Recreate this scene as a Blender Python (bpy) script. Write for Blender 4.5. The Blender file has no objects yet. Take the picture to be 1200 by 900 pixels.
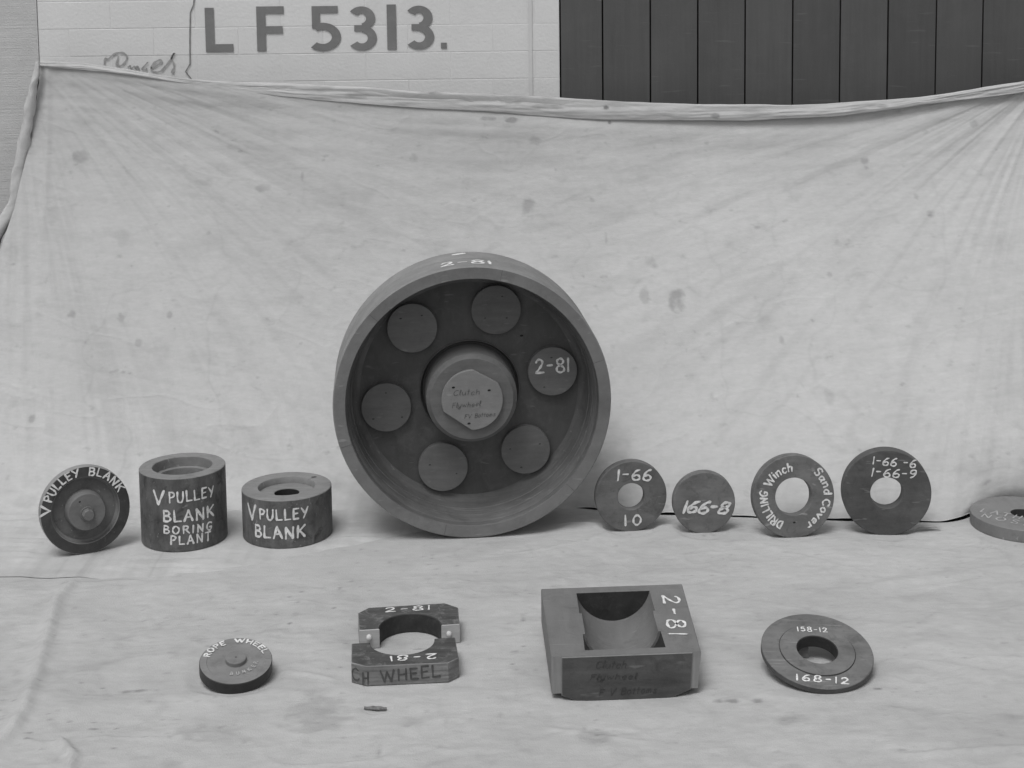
import bpy, bmesh, math, random
import numpy as np
from mathutils import Vector, Matrix

rad = math.radians
PI = math.pi
rnd = random.Random(7)
scene = bpy.context.scene

# ---------------------------------------------------------------- camera
cam_data = bpy.data.cameras.new("camera")
cam = bpy.data.objects.new("camera", cam_data)
scene.collection.objects.link(cam)
scene.camera = cam
cam_data.sensor_fit = 'HORIZONTAL'
cam_data.sensor_width = 36.0
cam_data.lens = 36.0 * 1750.0 / 1200.0
cam_data.shift_y = -270.0 / 1200.0          # the plate camera's dropped front
cam_data.clip_start = 0.05
cam_data.clip_end = 500.0
pitch, roll = rad(6), rad(-0.7)
Rv, Fv, Uv = Vector((1, 0, 0)), Vector((0, math.cos(pitch), -math.sin(pitch))), Vector((0, math.sin(pitch), math.cos(pitch)))
Rr = Rv * math.cos(roll) + Uv * math.sin(roll)
Ur = -Rv * math.sin(roll) + Uv * math.cos(roll)
M = Matrix((Rr, Ur, -Fv)).transposed().to_4x4()
M.translation = Vector((0, 0, 1.18))
cam.matrix_world = M

# ---------------------------------------------------------------- sky, sun, exposure
SUN_EL, SUN_AZ = rad(66), rad(208)          # azimuth clockwise from +Y: behind the camera, to its left
world = bpy.data.worlds.new("World")
scene.world = world
world.use_nodes = True
wn, wl = world.node_tree.nodes, world.node_tree.links
wn.clear()
sky = wn.new('ShaderNodeTexSky')
sky.sky_type = 'NISHITA'
sky.sun_disc = False
sky.sun_elevation = SUN_EL
sky.sun_rotation = SUN_AZ
sky.air_density = 1.0
sky.dust_density = 3.0
bw = wn.new('ShaderNodeRGBToBW')            # a black and white plate: neutral daylight
bg = wn.new('ShaderNodeBackground')
bg.inputs['Strength'].default_value = 0.125
wo = wn.new('ShaderNodeOutputWorld')
wl.new(sky.outputs[0], bw.inputs[0])
wl.new(bw.outputs[0], bg.inputs['Color'])
wl.new(bg.outputs[0], wo.inputs[0])
sun_data = bpy.data.lights.new("sun", 'SUN')
sun_data.energy = 1.35
sun_data.angle = rad(26)
sun = bpy.data.objects.new("sun", sun_data)
scene.collection.objects.link(sun)
to_sun = Vector((math.sin(SUN_AZ) * math.cos(SUN_EL), math.cos(SUN_AZ) * math.cos(SUN_EL), math.sin(SUN_EL)))
sun.rotation_euler = to_sun.to_track_quat('Z', 'Y').to_euler()
sun.location = to_sun * 10
vs = scene.view_settings
vs.view_transform = 'Standard'
vs.look = 'None'
vs.exposure = 0.22
vs.gamma = 1.0
vs.use_curve_mapping = False

# ---------------------------------------------------------------- materials
def grey(v):
    return (v, v, v, 1)

def material(name, lo, hi, rough=0.75, scale=9.0, grain=None, grain_amt=0.25, blotch=0.0, blotch_val=0.03,
             bump=0.15, bump_scale=140.0, attr=None, attr_val=0.1, spec=0.3, speck=0.0, per_object=0.12, scratch=0.0):
    m = bpy.data.materials.new(name)
    m.use_nodes = True
    nt = m.node_tree
    n, l = nt.nodes, nt.links
    bsdf = n['Principled BSDF']
    bsdf.inputs['Specular IOR Level'].default_value = spec
    tc = n.new('ShaderNodeTexCoord')
    oi = n.new('ShaderNodeObjectInfo')
    off = n.new('ShaderNodeVectorMath'); off.operation = 'SCALE'
    off.inputs[0].default_value = (13.1, 7.7, 5.3)
    l.new(oi.outputs['Random'], off.inputs['Scale'])
    add = n.new('ShaderNodeVectorMath'); add.operation = 'ADD'
    l.new(tc.outputs['Object'], add.inputs[0]); l.new(off.outputs[0], add.inputs[1])
    co = add.outputs[0]
    nz = n.new('ShaderNodeTexNoise')
    nz.inputs['Scale'].default_value = scale; nz.inputs['Detail'].default_value = 7; nz.inputs['Roughness'].default_value = 0.62
    l.new(co, nz.inputs['Vector'])
    mr = n.new('ShaderNodeMapRange')
    mr.inputs['From Min'].default_value = 0.3; mr.inputs['From Max'].default_value = 0.7
    mr.inputs['To Min'].default_value = lo; mr.inputs['To Max'].default_value = hi
    l.new(nz.outputs['Fac'], mr.inputs['Value'])
    val = mr.outputs[0]

    def mul(a, b_sock, amt, centre=0.5):
        """a * (1 + amt * (b - centre) * 2)"""
        s = n.new('ShaderNodeMath'); s.operation = 'MULTIPLY_ADD'
        s.inputs[1].default_value = 2 * amt; s.inputs[2].default_value = 1 - 2 * amt * centre
        l.new(b_sock, s.inputs[0])
        k = n.new('ShaderNodeMath'); k.operation = 'MULTIPLY'; k.use_clamp = True
        l.new(a, k.inputs[0]); l.new(s.outputs[0], k.inputs[1])
        return k.outputs[0]
    height = None
    if grain:
        mp = n.new('ShaderNodeMapping'); mp.inputs['Scale'].default_value = grain
        l.new(co, mp.inputs['Vector'])
        gn = n.new('ShaderNodeTexNoise'); gn.inputs['Scale'].default_value = 1.0
        gn.inputs['Detail'].default_value = 5; gn.inputs['Roughness'].default_value = 0.7
        l.new(mp.outputs[0], gn.inputs['Vector'])
        gs = n.new('ShaderNodeMapRange'); gs.inputs['From Min'].default_value = 0.3; gs.inputs['From Max'].default_value = 0.7
        l.new(gn.outputs['Fac'], gs.inputs['Value'])
        val = mul(val, gs.outputs[0], grain_amt)
        height = gn.outputs['Fac']
    if blotch > 0:
        b = n.new('ShaderNodeTexNoise'); b.inputs['Scale'].default_value = scale * 2.3
        b.inputs['Detail'].default_value = 9; b.inputs['Roughness'].default_value = 0.72; b.inputs['Distortion'].default_value = 0.6
        l.new(co, b.inputs['Vector'])
        r = n.new('ShaderNodeMapRange'); r.inputs['From Min'].default_value = 0.52; r.inputs['From Max'].default_value = 0.7
        r.inputs['To Min'].default_value = 0; r.inputs['To Max'].default_value = blotch
        l.new(b.outputs['Fac'], r.inputs['Value'])
        mx = n.new('ShaderNodeMix'); mx.data_type = 'FLOAT'
        l.new(r.outputs[0], mx.inputs[0]); l.new(val, mx.inputs[2]); mx.inputs[3].default_value = blotch_val
        val = mx.outputs[0]
    if scratch > 0:
        mp2 = n.new('ShaderNodeMapping'); mp2.inputs['Scale'].default_value = (9, 260, 90); mp2.inputs['Rotation'].default_value = (0.3, 0.5, 0.8)
        l.new(co, mp2.inputs['Vector'])
        sn = n.new('ShaderNodeTexNoise'); sn.inputs['Scale'].default_value = 1; sn.inputs['Detail'].default_value = 2
        l.new(mp2.outputs[0], sn.inputs['Vector'])
        r = n.new('ShaderNodeMapRange'); r.inputs['From Min'].default_value = 0.66; r.inputs['From Max'].default_value = 0.74
        r.inputs['To Max'].default_value = scratch
        l.new(sn.outputs['Fac'], r.inputs['Value'])
        mx = n.new('ShaderNodeMix'); mx.data_type = 'FLOAT'
        l.new(r.outputs[0], mx.inputs[0]); l.new(val, mx.inputs[2]); mx.inputs[3].default_value = min(0.8, hi * 2.2)
        val = mx.outputs[0]
    if speck > 0:
        sp = n.new('ShaderNodeTexVoronoi'); sp.inputs['Scale'].default_value = 38
        l.new(co, sp.inputs['Vector'])
        r = n.new('ShaderNodeMapRange'); r.inputs['From Min'].default_value = 0.10; r.inputs['From Max'].default_value = 0.04
        r.inputs['To Min'].default_value = 0; r.inputs['To Max'].default_value = speck
        l.new(sp.outputs['Distance'], r.inputs['Value'])
        mx = n.new('ShaderNodeMix'); mx.data_type = 'FLOAT'
        l.new(r.outputs[0], mx.inputs[0]); l.new(val, mx.inputs[2]); mx.inputs[3].default_value = 0.06
        val = mx.outputs[0]
    if attr:
        at = n.new('ShaderNodeAttribute'); at.attribute_name = attr
        mx = n.new('ShaderNodeMix'); mx.data_type = 'FLOAT'
        l.new(at.outputs['Fac'], mx.inputs[0]); l.new(val, mx.inputs[2]); mx.inputs[3].default_value = attr_val
        val = mx.outputs[0]
    if per_object > 0:
        val = mul(val, oi.outputs['Random'], per_object)
    comb = n.new('ShaderNodeCombineColor')
    for i in range(3):
        l.new(val, comb.inputs[i])
    l.new(comb.outputs[0], bsdf.inputs['Base Color'])
    rr = n.new('ShaderNodeMapRange'); rr.inputs['To Min'].default_value = rough - 0.12; rr.inputs['To Max'].default_value = min(1, rough + 0.15)
    l.new(nz.outputs['Fac'], rr.inputs['Value']); l.new(rr.outputs[0], bsdf.inputs['Roughness'])
    fine = n.new('ShaderNodeTexNoise'); fine.inputs['Scale'].default_value = bump_scale; fine.inputs['Detail'].default_value = 4
    l.new(co, fine.inputs['Vector'])
    hs = fine.outputs['Fac']
    if height is not None:
        ad = n.new('ShaderNodeMath'); ad.operation = 'ADD'
        l.new(hs, ad.inputs[0]); l.new(height, ad.inputs[1]); hs = ad.outputs[0]
    bp = n.new('ShaderNodeBump'); bp.inputs['Strength'].default_value = bump; bp.inputs['Distance'].default_value = 0.002
    l.new(hs, bp.inputs['Height']); l.new(bp.outputs[0], bsdf.inputs['Normal'])
    return m

GR_V = (60, 60, 5)      # grain running up a standing thing
GR_H = (5, 70, 70)      # grain running left to right
MAT = dict(
    ground=material('packed_earth', .10, .18, .95, 6, bump=.5, bump_scale=60),
    cloth=material('calico_cloth', .438, .482, .95, 3.5, grain=(45, 45, 160), grain_amt=.05, bump=.3, bump_scale=800, attr='stain', attr_val=.13, spec=.1, per_object=0),
    floor_cloth=material('ground_calico', .375, .445, .95, 4, grain=(24, 70, 60), grain_amt=.06, bump=.45, bump_scale=420, attr='stain', attr_val=.12, spec=.1, per_object=0),
    brick=material('painted_brick', .65, .70, .85, 6, bump=.35, bump_scale=120, per_object=.008, blotch=.12, blotch_val=.48),
    mortar=material('painted_mortar', .63, .67, .9, 20, bump=.4, per_object=0),
    pier=material('canvas_render', .49, .55, .95, 20, grain=(3, 3, 220), grain_amt=.08, bump=.6, bump_scale=300, per_object=0),
    board=material('dark_painted_board', .078, .095, .7, 5, grain=(60, 60, 3), grain_amt=.08, bump=.15, per_object=.10, blotch=.16, blotch_val=.13, scratch=.2),
    board_gap=material('gap_shadow_timber', .012, .02, .9, per_object=0),
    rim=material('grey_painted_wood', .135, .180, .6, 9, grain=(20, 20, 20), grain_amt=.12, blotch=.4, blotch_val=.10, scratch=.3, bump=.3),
    rim_edge=material('lit_grey_wood_outer', .19, .235, .65, 9, grain=(20, 20, 20), grain_amt=.12, blotch=.4, blotch_val=.14, scratch=.2, bump=.3),  # paler than the rim face: the lit top's brightness is in the colour
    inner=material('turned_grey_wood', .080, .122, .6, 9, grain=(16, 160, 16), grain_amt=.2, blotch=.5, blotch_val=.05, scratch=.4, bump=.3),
    web=material('shaded_web_paint', .059, .090, .66, 9, grain=(30, 30, 8), grain_amt=.12, blotch=.7, blotch_val=.11, scratch=.3, bump=.3),  # dark paint, with the shade inside the rim mixed into its tone
    boss=material('boss_paint', .118, .145, .62, 16, grain=(6, 70, 70), grain_amt=.12, blotch=.35, blotch_val=.08, scratch=.2),
    cap=material('cap_wood', .155, .185, .6, 18, grain=(8, 50, 60), grain_amt=.1, blotch=.2, blotch_val=.09, scratch=.15),
    disc=material('disc_paint', .095, .150, .62, 16, grain=(8, 40, 40), grain_amt=.16, blotch=.8, blotch_val=.060, scratch=.5, bump=.35),
    disc_dark=material('dark_disc_paint', .056, .092, .62, 14, grain=(8, 40, 40), grain_amt=.16, blotch=.6, blotch_val=.036, scratch=.5, bump=.35),
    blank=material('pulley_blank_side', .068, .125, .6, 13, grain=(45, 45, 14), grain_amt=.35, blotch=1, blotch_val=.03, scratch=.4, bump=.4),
    lit_top=material('lit_pulley_top', .165, .205, .6, 18, grain=(10, 40, 40), grain_amt=.12, blotch=.6, blotch_val=.10, scratch=.3, bump=.3),  # lighter than the sides: light from above is put into this colour
    black=material('black_paint', .022, .036, .5, 20, blotch=.3, blotch_val=.06, scratch=.15, spec=.4),
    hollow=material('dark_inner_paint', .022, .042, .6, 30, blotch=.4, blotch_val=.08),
    annulus=material('dark_rim_paint', .034, .055, .55, 14, grain=(20, 20, 20), grain_amt=.3, blotch=.6, blotch_val=.02, scratch=.5, bump=.3),
    bare=material('bare_pine', .30, .36, .75, 16, grain=(8, 90, 90), grain_amt=.14, blotch=.2, blotch_val=.2),
    half_top=material('half_block_top', .05, .09, .65, 22, blotch=1, blotch_val=.17, grain=(6, 60, 60), grain_amt=.35, scratch=.4, bump=.4),
    half_side=material('half_block_side', .14, .21, .65, 16, grain=(9, 40, 170), grain_amt=.35, blotch=.5, blotch_val=.08, scratch=.3, bump=.4),
    box=material('core_box_grey', .150, .190, .58, 9, grain=(40, 7, 7), grain_amt=.09, blotch=.6, blotch_val=.10, scratch=.3, bump=.3),
    box_front=material('core_box_end', .055, .082, .6, 14, grain=(10, 30, 60), grain_amt=.22, blotch=.7, blotch_val=.034, scratch=.45, bump=.4),
    box_strip=material('core_box_side_end', .21, .25, .65, 14, grain=(90, 90, 6), grain_amt=.2, blotch=.3, blotch_val=.14),
    white=material('white_paint', .50, .78, .8, 120, blotch=.75, blotch_val=.22, bump=.4, per_object=0),
    chalk=material('worn_white_paint', .32, .44, .85, 80, blotch=.6, blotch_val=.15, per_object=0),
    sign=material('sign_paint', .17, .225, .8, 9, blotch=.35, blotch_val=.30, per_object=0),
    script_paint=material('faded_script_paint', .30, .38, .85, 40, blotch=.7, blotch_val=.5, per_object=0),
    pencil=material('dark_pencil', .075, .10, .8, 80, blotch=1, blotch_val=.16, per_object=0),
    pencil_dark=material('faded_pencil', .038, .055, .8, 60, blotch=1, blotch_val=.07, per_object=0),
    dark_brush=material('dark_brush_paint', .05, .085, .8, 70, blotch=.6, blotch_val=.11, per_object=0),
    hole=material('nail_hole_dark', .012, .02, .9, per_object=0),
    seam=material('paint_seam', .58, .63, .85, 20, per_object=0),
    chip=material('bark_chip', .10, .22, .9, 90, blotch=.6, blotch_val=.04, bump=.8),
    pale=material('pale_scrap', .45, .55, .9, 20),
)

# ---------------------------------------------------------------- object helpers
C = scene.collection

def thing(name, loc, label, cat, group=None):
    o = bpy.data.objects.new(name, None)
    o.empty_display_size = 0.02
    C.objects.link(o)
    o.location = loc
    o['label'] = label
    o['category'] = cat
    if group:
        o['group'] = group
    return o

def link_mesh(name, verts, faces, mats, parent=None, fmats=None, smooth=True, sharp=35, loc=None):
    """world coordinates in; the mesh is stored relative to its parent (or loc)"""
    org = Vector(parent.location) if parent is not None and parent.type == 'EMPTY' else Vector(loc or (0, 0, 0))
    if parent is not None and parent.type != 'EMPTY':
        org = parent['_org'] if '_org' in parent else (0, 0, 0)
        org = Vector(org)
    me = bpy.data.meshes.new(name)
    vv = [tuple(Vector(v) - org) for v in verts]
    me.from_pydata(vv, [], faces)
    if not isinstance(mats, (list, tuple)):
        mats = [mats]
    for k in mats:
        me.materials.append(MAT[k])
    if fmats:
        me.polygons.foreach_set('material_index', fmats)
    me.polygons.foreach_set('use_smooth', [smooth] * len(me.polygons))
    me.update()
    if smooth:
        me.set_sharp_from_angle(angle=rad(sharp))
    o = bpy.data.objects.new(name, me)
    C.objects.link(o)
    ORG[o.name] = org
    if parent is not None:
        o.parent = parent
    else:
        o.location = org
    return o
ORG = {}

def part(name, geo, mats, parent, **kw):
    v, f = geo[0], geo[1]
    fm = geo[2] if len(geo) > 2 else None
    if parent is not None and parent.type == 'MESH':
        org = ORG[parent.name]
        me_v = v
        o = link_mesh(name, me_v, f, mats, None, fm, loc=org, **kw)
        o.parent = parent
        o.location = (0, 0, 0)
        return o
    return link_mesh(name, v, f, mats, parent, fm, **kw)

class Frame:
    """local x,y on a face, z out of it"""
    def __init__(s, o, r, u, n):
        s.o, s.r, s.u, s.n = Vector(o), Vector(r), Vector(u), Vector(n)
    def __call__(s, x, y, z=0.0):
        return s.o + s.r * x + s.u * y + s.n * z

def standing(X, Y, R_, yaw, lean, sink):
    a, b = rad(yaw), rad(lean)
    n = Vector((math.sin(a) * math.cos(b), -math.cos(a) * math.cos(b), math.sin(b)))
    r = Vector((math.cos(a), math.sin(a), 0))
    u = n.cross(r)
    return Frame((X, Y, R_ * math.cos(b) - sink), r, u, n)

def tilted(c, a, b):
    a, b = rad(a), rad(b)
    n = Vector((math.sin(b), -math.sin(a) * math.cos(b), math.cos(a) * math.cos(b))).normalized()
    r = Vector((0, 1, 0)).cross(n).normalized()
    return Frame(c, r, n.cross(r), n)

def flat(x, y, z, yaw=0):
    a = rad(yaw)
    return Frame((x, y, z), (math.cos(a), math.sin(a), 0), (-math.sin(a), math.cos(a), 0), (0, 0, 1))

def lathe(fr, prof, seg=112, closed=True, smats=None, wob=0.0, centre=(0, 0)):
    """prof: (radius, z) list, from outside in; r = 0 points close into a fan"""
    v, f, fm = [], [], []
    idx = []
    w1, w2 = rnd.random() * 6, rnd.random() * 6
    for (r, z) in prof:
        if r <= 1e-6:
            idx.append([len(v)]); v.append(fr(centre[0], centre[1], z)); continue
        ring = []
        for k in range(seg):
            a = 2 * PI * k / seg
            rr = r * (1 + wob * (math.sin(3 * a + w1) + .6 * math.sin(7 * a + w2)))
            ring.append(len(v)); v.append(fr(centre[0] + rr * math.cos(a), centre[1] + rr * math.sin(a), z))
        idx.append(ring)
    n = len(prof)
    rng = range(n) if closed else range(n - 1)
    for i in rng:
        A, B = idx[i], idx[(i + 1) % n]
        mi = smats[i] if smats else 0
        for k in range(seg):
            k2 = (k + 1) % seg
            if len(A) == 1 and len(B) == 1:
                break
            if len(A) == 1:
                f.append((A[0], B[k2], B[k]))
            elif len(B) == 1:
                f.append((A[k], A[k2], B[0]))
            else:
                f.append((A[k], A[k2], B[k2], B[k]))
            fm.append(mi)
    return v, f, fm

def prism(pts, z0, z1, fr=None, bevel=0.0012, edge_mats=None, top_mat=0, bot_mat=0):
    """outline (ccw) extruded from z0 to z1, top and bottom edges chamfered"""
    fr = fr or flat(0, 0, 0)
    n = len(pts)
    area = sum(pts[i][0] * pts[(i + 1) % n][1] - pts[(i + 1) % n][0] * pts[i][1] for i in range(n))
    if area < 0:
        pts = pts[::-1]
        if edge_mats:
            edge_mats = edge_mats[::-1][1:] + edge_mats[::-1][:1]
    def inset(d):
        out = []
        for i in range(n):
            p0, p1, p2 = Vector(pts[i - 1]), Vector(pts[i]), Vector(pts[(i + 1) % n])
            e1, e2 = (p1 - p0).normalized(), (p2 - p1).normalized()
            n1, n2 = Vector((-e1.y, e1.x)), Vector((-e2.y, e2.x))
            b = (n1 + n2)
            b = b / max(b.length_squared, .3) * 2
            out.append(p1 + b * d)
        return out
    rings = [(inset(bevel), z0), (pts, z0 + bevel), (pts, z1 - bevel), (inset(bevel), z1)]
    v, f, fm = [], [], []
    for ring, z in rings:
        for p in ring:
            v.append(fr(p[0], p[1], z))
    for r in range(3):
        for i in range(n):
            j = (i + 1) % n
            f.append((r * n + i, r * n + j, (r + 1) * n + j, (r + 1) * n + i))
            fm.append(edge_mats[i] if edge_mats else 0)
    f.append(tuple(range(3 * n, 4 * n))); fm.append(top_mat)
    f.append(tuple(reversed(range(n)))); fm.append(bot_mat)
    return v, f, fm

def box(x0, x1, y0, y1, z0, z1, bevel=0.001):
    return prism([(x0, y0), (x1, y0), (x1, y1), (x0, y1)], z0, z1, bevel=bevel)

# ---------------------------------------------------------------- hand lettering
# glyph: (width, strokes); a stroke that starts with 's' is a smooth curve
G = {
 '1': (.12, [[(.06, 0), (.06, 1)]]),
 '2': (.58, [['s', (.04, .78), (.14, .95), (.36, .98), (.5, .78), (.38, .48), (.16, .2), (.02, .03)], [(.02, .03), (.58, .05)]]),
 '5': (.55, [[(.5, .97), (.14, .96)], [(.14, .96), (.1, .56)], ['s', (.1, .56), (.3, .62), (.52, .48), (.54, .22), (.35, .02), (.03, .07)]]),
 '6': (.56, [['s', (.52, .98), (.28, .85), (.08, .48), (.06, .15), (.28, 0), (.52, .1), (.55, .33), (.36, .5), (.12, .36)]]),
 '8': (.58, [['s', (.3, .53), (.1, .68), (.13, .9), (.33, 1), (.52, .88), (.5, .68), (.3, .53), (.07, .36), (.06, .1), (.3, 0), (.55, .1), (.54, .34), (.3, .53)]]),
 '9': (.55, [['s', (.5, .68), (.3, .5), (.1, .6), (.08, .85), (.3, 1), (.5, .9), (.53, .6), (.4, .2), (.15, .02)]]),
 '0': (.56, [['s', (.3, 1), (.08, .75), (.05, .3), (.25, 0), (.48, .2), (.54, .65), (.3, 1)]]),
 '-': (.42, [[(.04, .5), (.38, .52)]]),
 'V': (.62, [[(.02, 1), (.3, 0)], [(.3, 0), (.62, 1)]]),
 'P': (.5, [[(.06, 0), (.06, 1)], ['s', (.06, .98), (.36, .96), (.5, .74), (.34, .52), (.06, .48)]]),
 'U': (.55, [['s', (.04, 1), (.04, .35), (.15, .03), (.38, .03), (.52, .35), (.53, 1)]]),
 'L': (.48, [[(.06, 1), (.06, .02)], [(.06, .02), (.5, .04)]]),
 'E': (.48, [[(.06, 1), (.06, .02)], [(.06, .02), (.48, .03)], [(.06, .52), (.4, .54)], [(.06, .98), (.48, .98)]]),
 'Y': (.6, [[(.02, 1), (.3, .5)], [(.6, 1), (.22, 0)]]),
 'B': (.52, [[(.06, 0), (.06, 1)], ['s', (.06, .98), (.36, .96), (.46, .76), (.34, .55), (.08, .52)], ['s', (.08, .52), (.4, .5), (.54, .26), (.4, .05), (.06, .02)]]),
 'A': (.6, [[(.02, 0), (.3, 1)], [(.3, 1), (.6, 0)], [(.12, .36), (.5, .36)]]),
 'N': (.58, [[(.05, 0), (.06, 1)], [(.06, 1), (.52, 0)], [(.52, 0), (.55, 1)]]),
 'K': (.55, [[(.06, 0), (.06, 1)], [(.55, 1), (.08, .45)], [(.2, .56), (.58, 0)]]),
 'O': (.62, [['s', (.32, 1), (.08, .78), (.05, .3), (.3, 0), (.56, .25), (.58, .72), (.32, 1)]]),
 'R': (.55, [[(.06, 0), (.06, 1)], ['s', (.06, .98), (.36, .96), (.48, .76), (.34, .55), (.08, .5)], [(.24, .5), (.58, 0)]]),
 'I': (.1, [[(.05, 0), (.05, 1)]]),
 'G': (.6, [['s', (.55, .85), (.35, 1), (.1, .8), (.04, .4), (.2, .04), (.45, .05), (.54, .4)], [(.54, .42), (.3, .4)]]),
 'T': (.55, [[(0, .98), (.56, .98)], [(.28, .98), (.27, 0)]]),
 'D': (.58, [[(.06, 0), (.06, 1)], ['s', (.06, .98), (.4, .9), (.56, .5), (.4, .1), (.06, .02)]]),
 'W': (.85, [[(.02, 1), (.2, 0)], [(.2, 0), (.42, .85)], [(.42, .85), (.62, 0)], [(.62, 0), (.84, 1)]]),
 'C': (.55, [['s', (.52, .86), (.32, 1), (.1, .8), (.04, .4), (.2, .04), (.42, .03), (.54, .18)]]),
 'S': (.5, [['s', (.46, .88), (.28, 1), (.08, .82), (.16, .6), (.38, .46), (.46, .22), (.28, 0), (.04, .12)]]),
 'H': (.55, [[(.06, 0), (.06, 1)], [(.52, 0), (.52, 1)], [(.06, .5), (.52, .52)]]),
 'F': (.48, [[(.06, 1), (.06, 0)], [(.06, .52), (.4, .54)], [(.06, .98), (.48, .98)]]),
 'a': (.46, [['s', (.4, .5), (.2, .6), (.05, .35), (.12, .04), (.3, .08), (.4, .4)], ['s', (.42, .58), (.4, .15), (.48, 0)]]),
 'n': (.46, [[(.06, 0), (.06, .6)], ['s', (.06, .42), (.22, .6), (.38, .5), (.4, 0)]]),
 'd': (.48, [['s', (.4, .5), (.2, .6), (.05, .35), (.12, .04), (.3, .06), (.4, .35)], [(.42, 1), (.42, 0)]]),
 'o': (.46, [['s', (.24, .6), (.06, .42), (.08, .1), (.26, 0), (.42, .2), (.4, .48), (.24, .6)]]),
 'v': (.44, [[(.02, .6), (.2, 0)], [(.2, 0), (.42, .6)]]),
 'e': (.44, [['s', (.06, .3), (.38, .36), (.34, .56), (.16, .58), (.04, .32), (.14, .03), (.4, .08)]]),
 'r': (.34, [[(.06, 0), (.06, .6)], ['s', (.06, .36), (.18, .56), (.34, .56)]]),
 'i': (.1, [[(.05, 0), (.05, .58)], [(.05, .8), (.05, .84)]]),
 'c': (.4, [['s', (.38, .5), (.22, .6), (.06, .4), (.08, .1), (.24, 0), (.4, .1)]]),
 'h': (.46, [[(.06, 0), (.06, 1)], ['s', (.06, .4), (.22, .6), (.38, .5), (.4, 0)]]),
 'l': (.12, [['s', (.02, .1), (.14, .9), (.05, 1), (.02, .4), (.08, 0), (.14, .06)]]),
 'u': (.46, [['s', (.04, .6), (.06, .12), (.22, 0), (.38, .2), (.4, .6)], [(.4, .6), (.44, 0)]]),
 't': (.3, [[(.14, .95), (.12, 0)], [(0, .62), (.28, .64)]]),
 'y': (.46, [['s', (.04, .6), (.08, .15), (.25, .05), (.4, .3)], ['s', (.42, .6), (.38, -.1), (.2, -.42), (.06, -.25), (.3, .02)]]),
 'w': (.6, [['s', (.02, .6), (.12, .05), (.28, .5), (.42, .02), (.58, .6)]]),
 'm': (.62, [['s', (.04, 0), (.06, .55), (.2, .55), (.24, 0)], ['s', (.25, .3), (.38, .6), (.48, .45), (.52, 0)]]),
 's': (.36, [['s', (.34, .52), (.18, .6), (.08, .45), (.26, .3), (.32, .1), (.14, 0), (.02, .08)]]),
 'f': (.3, [['s', (.36, .9), (.2, 1), (.12, .6), (.1, -.2)], [(0, .56), (.28, .58)]]),
}

def smooth_curve(P, k=5):
    out = []
    n = len(P)
    for i in range(n - 1):
        p0, p1, p2, p3 = P[max(i - 1, 0)], P[i], P[i + 1], P[min(i + 2, n - 1)]
        if i == 0 and P[0] == P[-1]:
            p0 = P[-2]
        if i == n - 2 and P[0] == P[-1]:
            p3 = P[1]
        for j in range(k):
            t = j / k
            out.append(tuple(.5 * (2 * p1[a] + (p2[a] - p0[a]) * t + (2 * p0[a] - 5 * p1[a] + 4 * p2[a] - p3[a]) * t * t
                                   + (3 * p1[a] - p0[a] - 3 * p2[a] + p3[a]) * t ** 3) for a in (0, 1)))
    out.append(P[-1])
    return out

class Ink:
    def __init__(s):
        s.v, s.f, s.k = [], [], 0
    def stroke(s, pts, width, mapf, caps=True, vary=.24, lift=.0005):
        """pts in surface metres -> a flat brush stroke mapped onto the surface by mapf(x, y, z)"""
        z = lift + (s.k % 7) * .00008
        s.k += 1
        P = [Vector(p) for p in pts]
        Q = [P[0]]
        for a, b in zip(P, P[1:]):                      # cut long pieces so that they follow curved faces
            m = max(1, int((b - a).length / .004)) if width < .01 else 1
            for i in range(1, m + 1):
                Q.append(a.lerp(b, i / m))
        ph = rnd.random() * 6
        L, Rt = [], []
        n = len(Q)
        for i, p in enumerate(Q):
            d = (Q[min(i + 1, n - 1)] - Q[max(i - 1, 0)])
            d = d.normalized() if d.length > 1e-9 else Vector((1, 0))
            nn = Vector((-d.y, d.x))
            w = width * .5 * (1 + vary * math.sin(ph + i * .9) + vary * .6 * (rnd.random() - .5))
            L.append(p + nn * w); Rt.append(p - nn * w)
        base = len(s.v)
        for a, b in zip(L, Rt):
            s.v.append(mapf(a.x, a.y, z)); s.v.append(mapf(b.x, b.y, z))
        for i in range(n - 1):
            q = base + 2 * i
            s.f.append((q, q + 1, q + 3, q + 2))
        if caps:
            for (c, dvec, a, b) in ((Q[0], Q[0] - Q[1], base, base + 1), (Q[-1], Q[-1] - Q[-2], base + 2 * n - 1, base + 2 * n - 2)):
                d = dvec.normalized()
                nn = Vector((-d.y, d.x))
                w = width * .5
                ids = [b if False else a]
                arc = []
                for t in (-60, -30, 0, 30, 60):
                    q = c + d * (w * math.cos(rad(t))) * .9 + nn * (-w * math.sin(rad(t)))
                    arc.append(len(s.v)); s.v.append(mapf(q.x, q.y, z))
                s.f.append(tuple([a] + arc[::1] + [b]))
    def text(s, txt, length, height, width, mapf, slant=0.0, gap=.24, jit=.05, caps=True):
        adv = []
        x = 0
        for ch in txt:
            if ch == ' ':
                x += .5; adv.append(None); continue
            adv.append(x); x += G[ch][0] + gap
        tot = x - gap
        sx = length / tot
        for ch, a in zip(txt, adv):
            if a is None:
                continue
            jy, js, jr = (rnd.random() - .5) * jit * 2, 1 + (rnd.random() - .5) * jit * 2, (rnd.random() - .5) * jit * 2
            for st in G[ch][1]:
                P = smooth_curve(st[1:]) if st[0] == 's' else st
                s.stroke([((a + px + (py - .5) * jr) * sx + slant * py * height, (py * js + jy) * height) for px, py in P], width, mapf, caps)
    def make(s, name, mat, parent):
        o = part(name, (s.v, s.f), mat, parent, smooth=False)
        if s.k > 1:
            o['kind'] = 'stuff'
        return o

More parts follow.
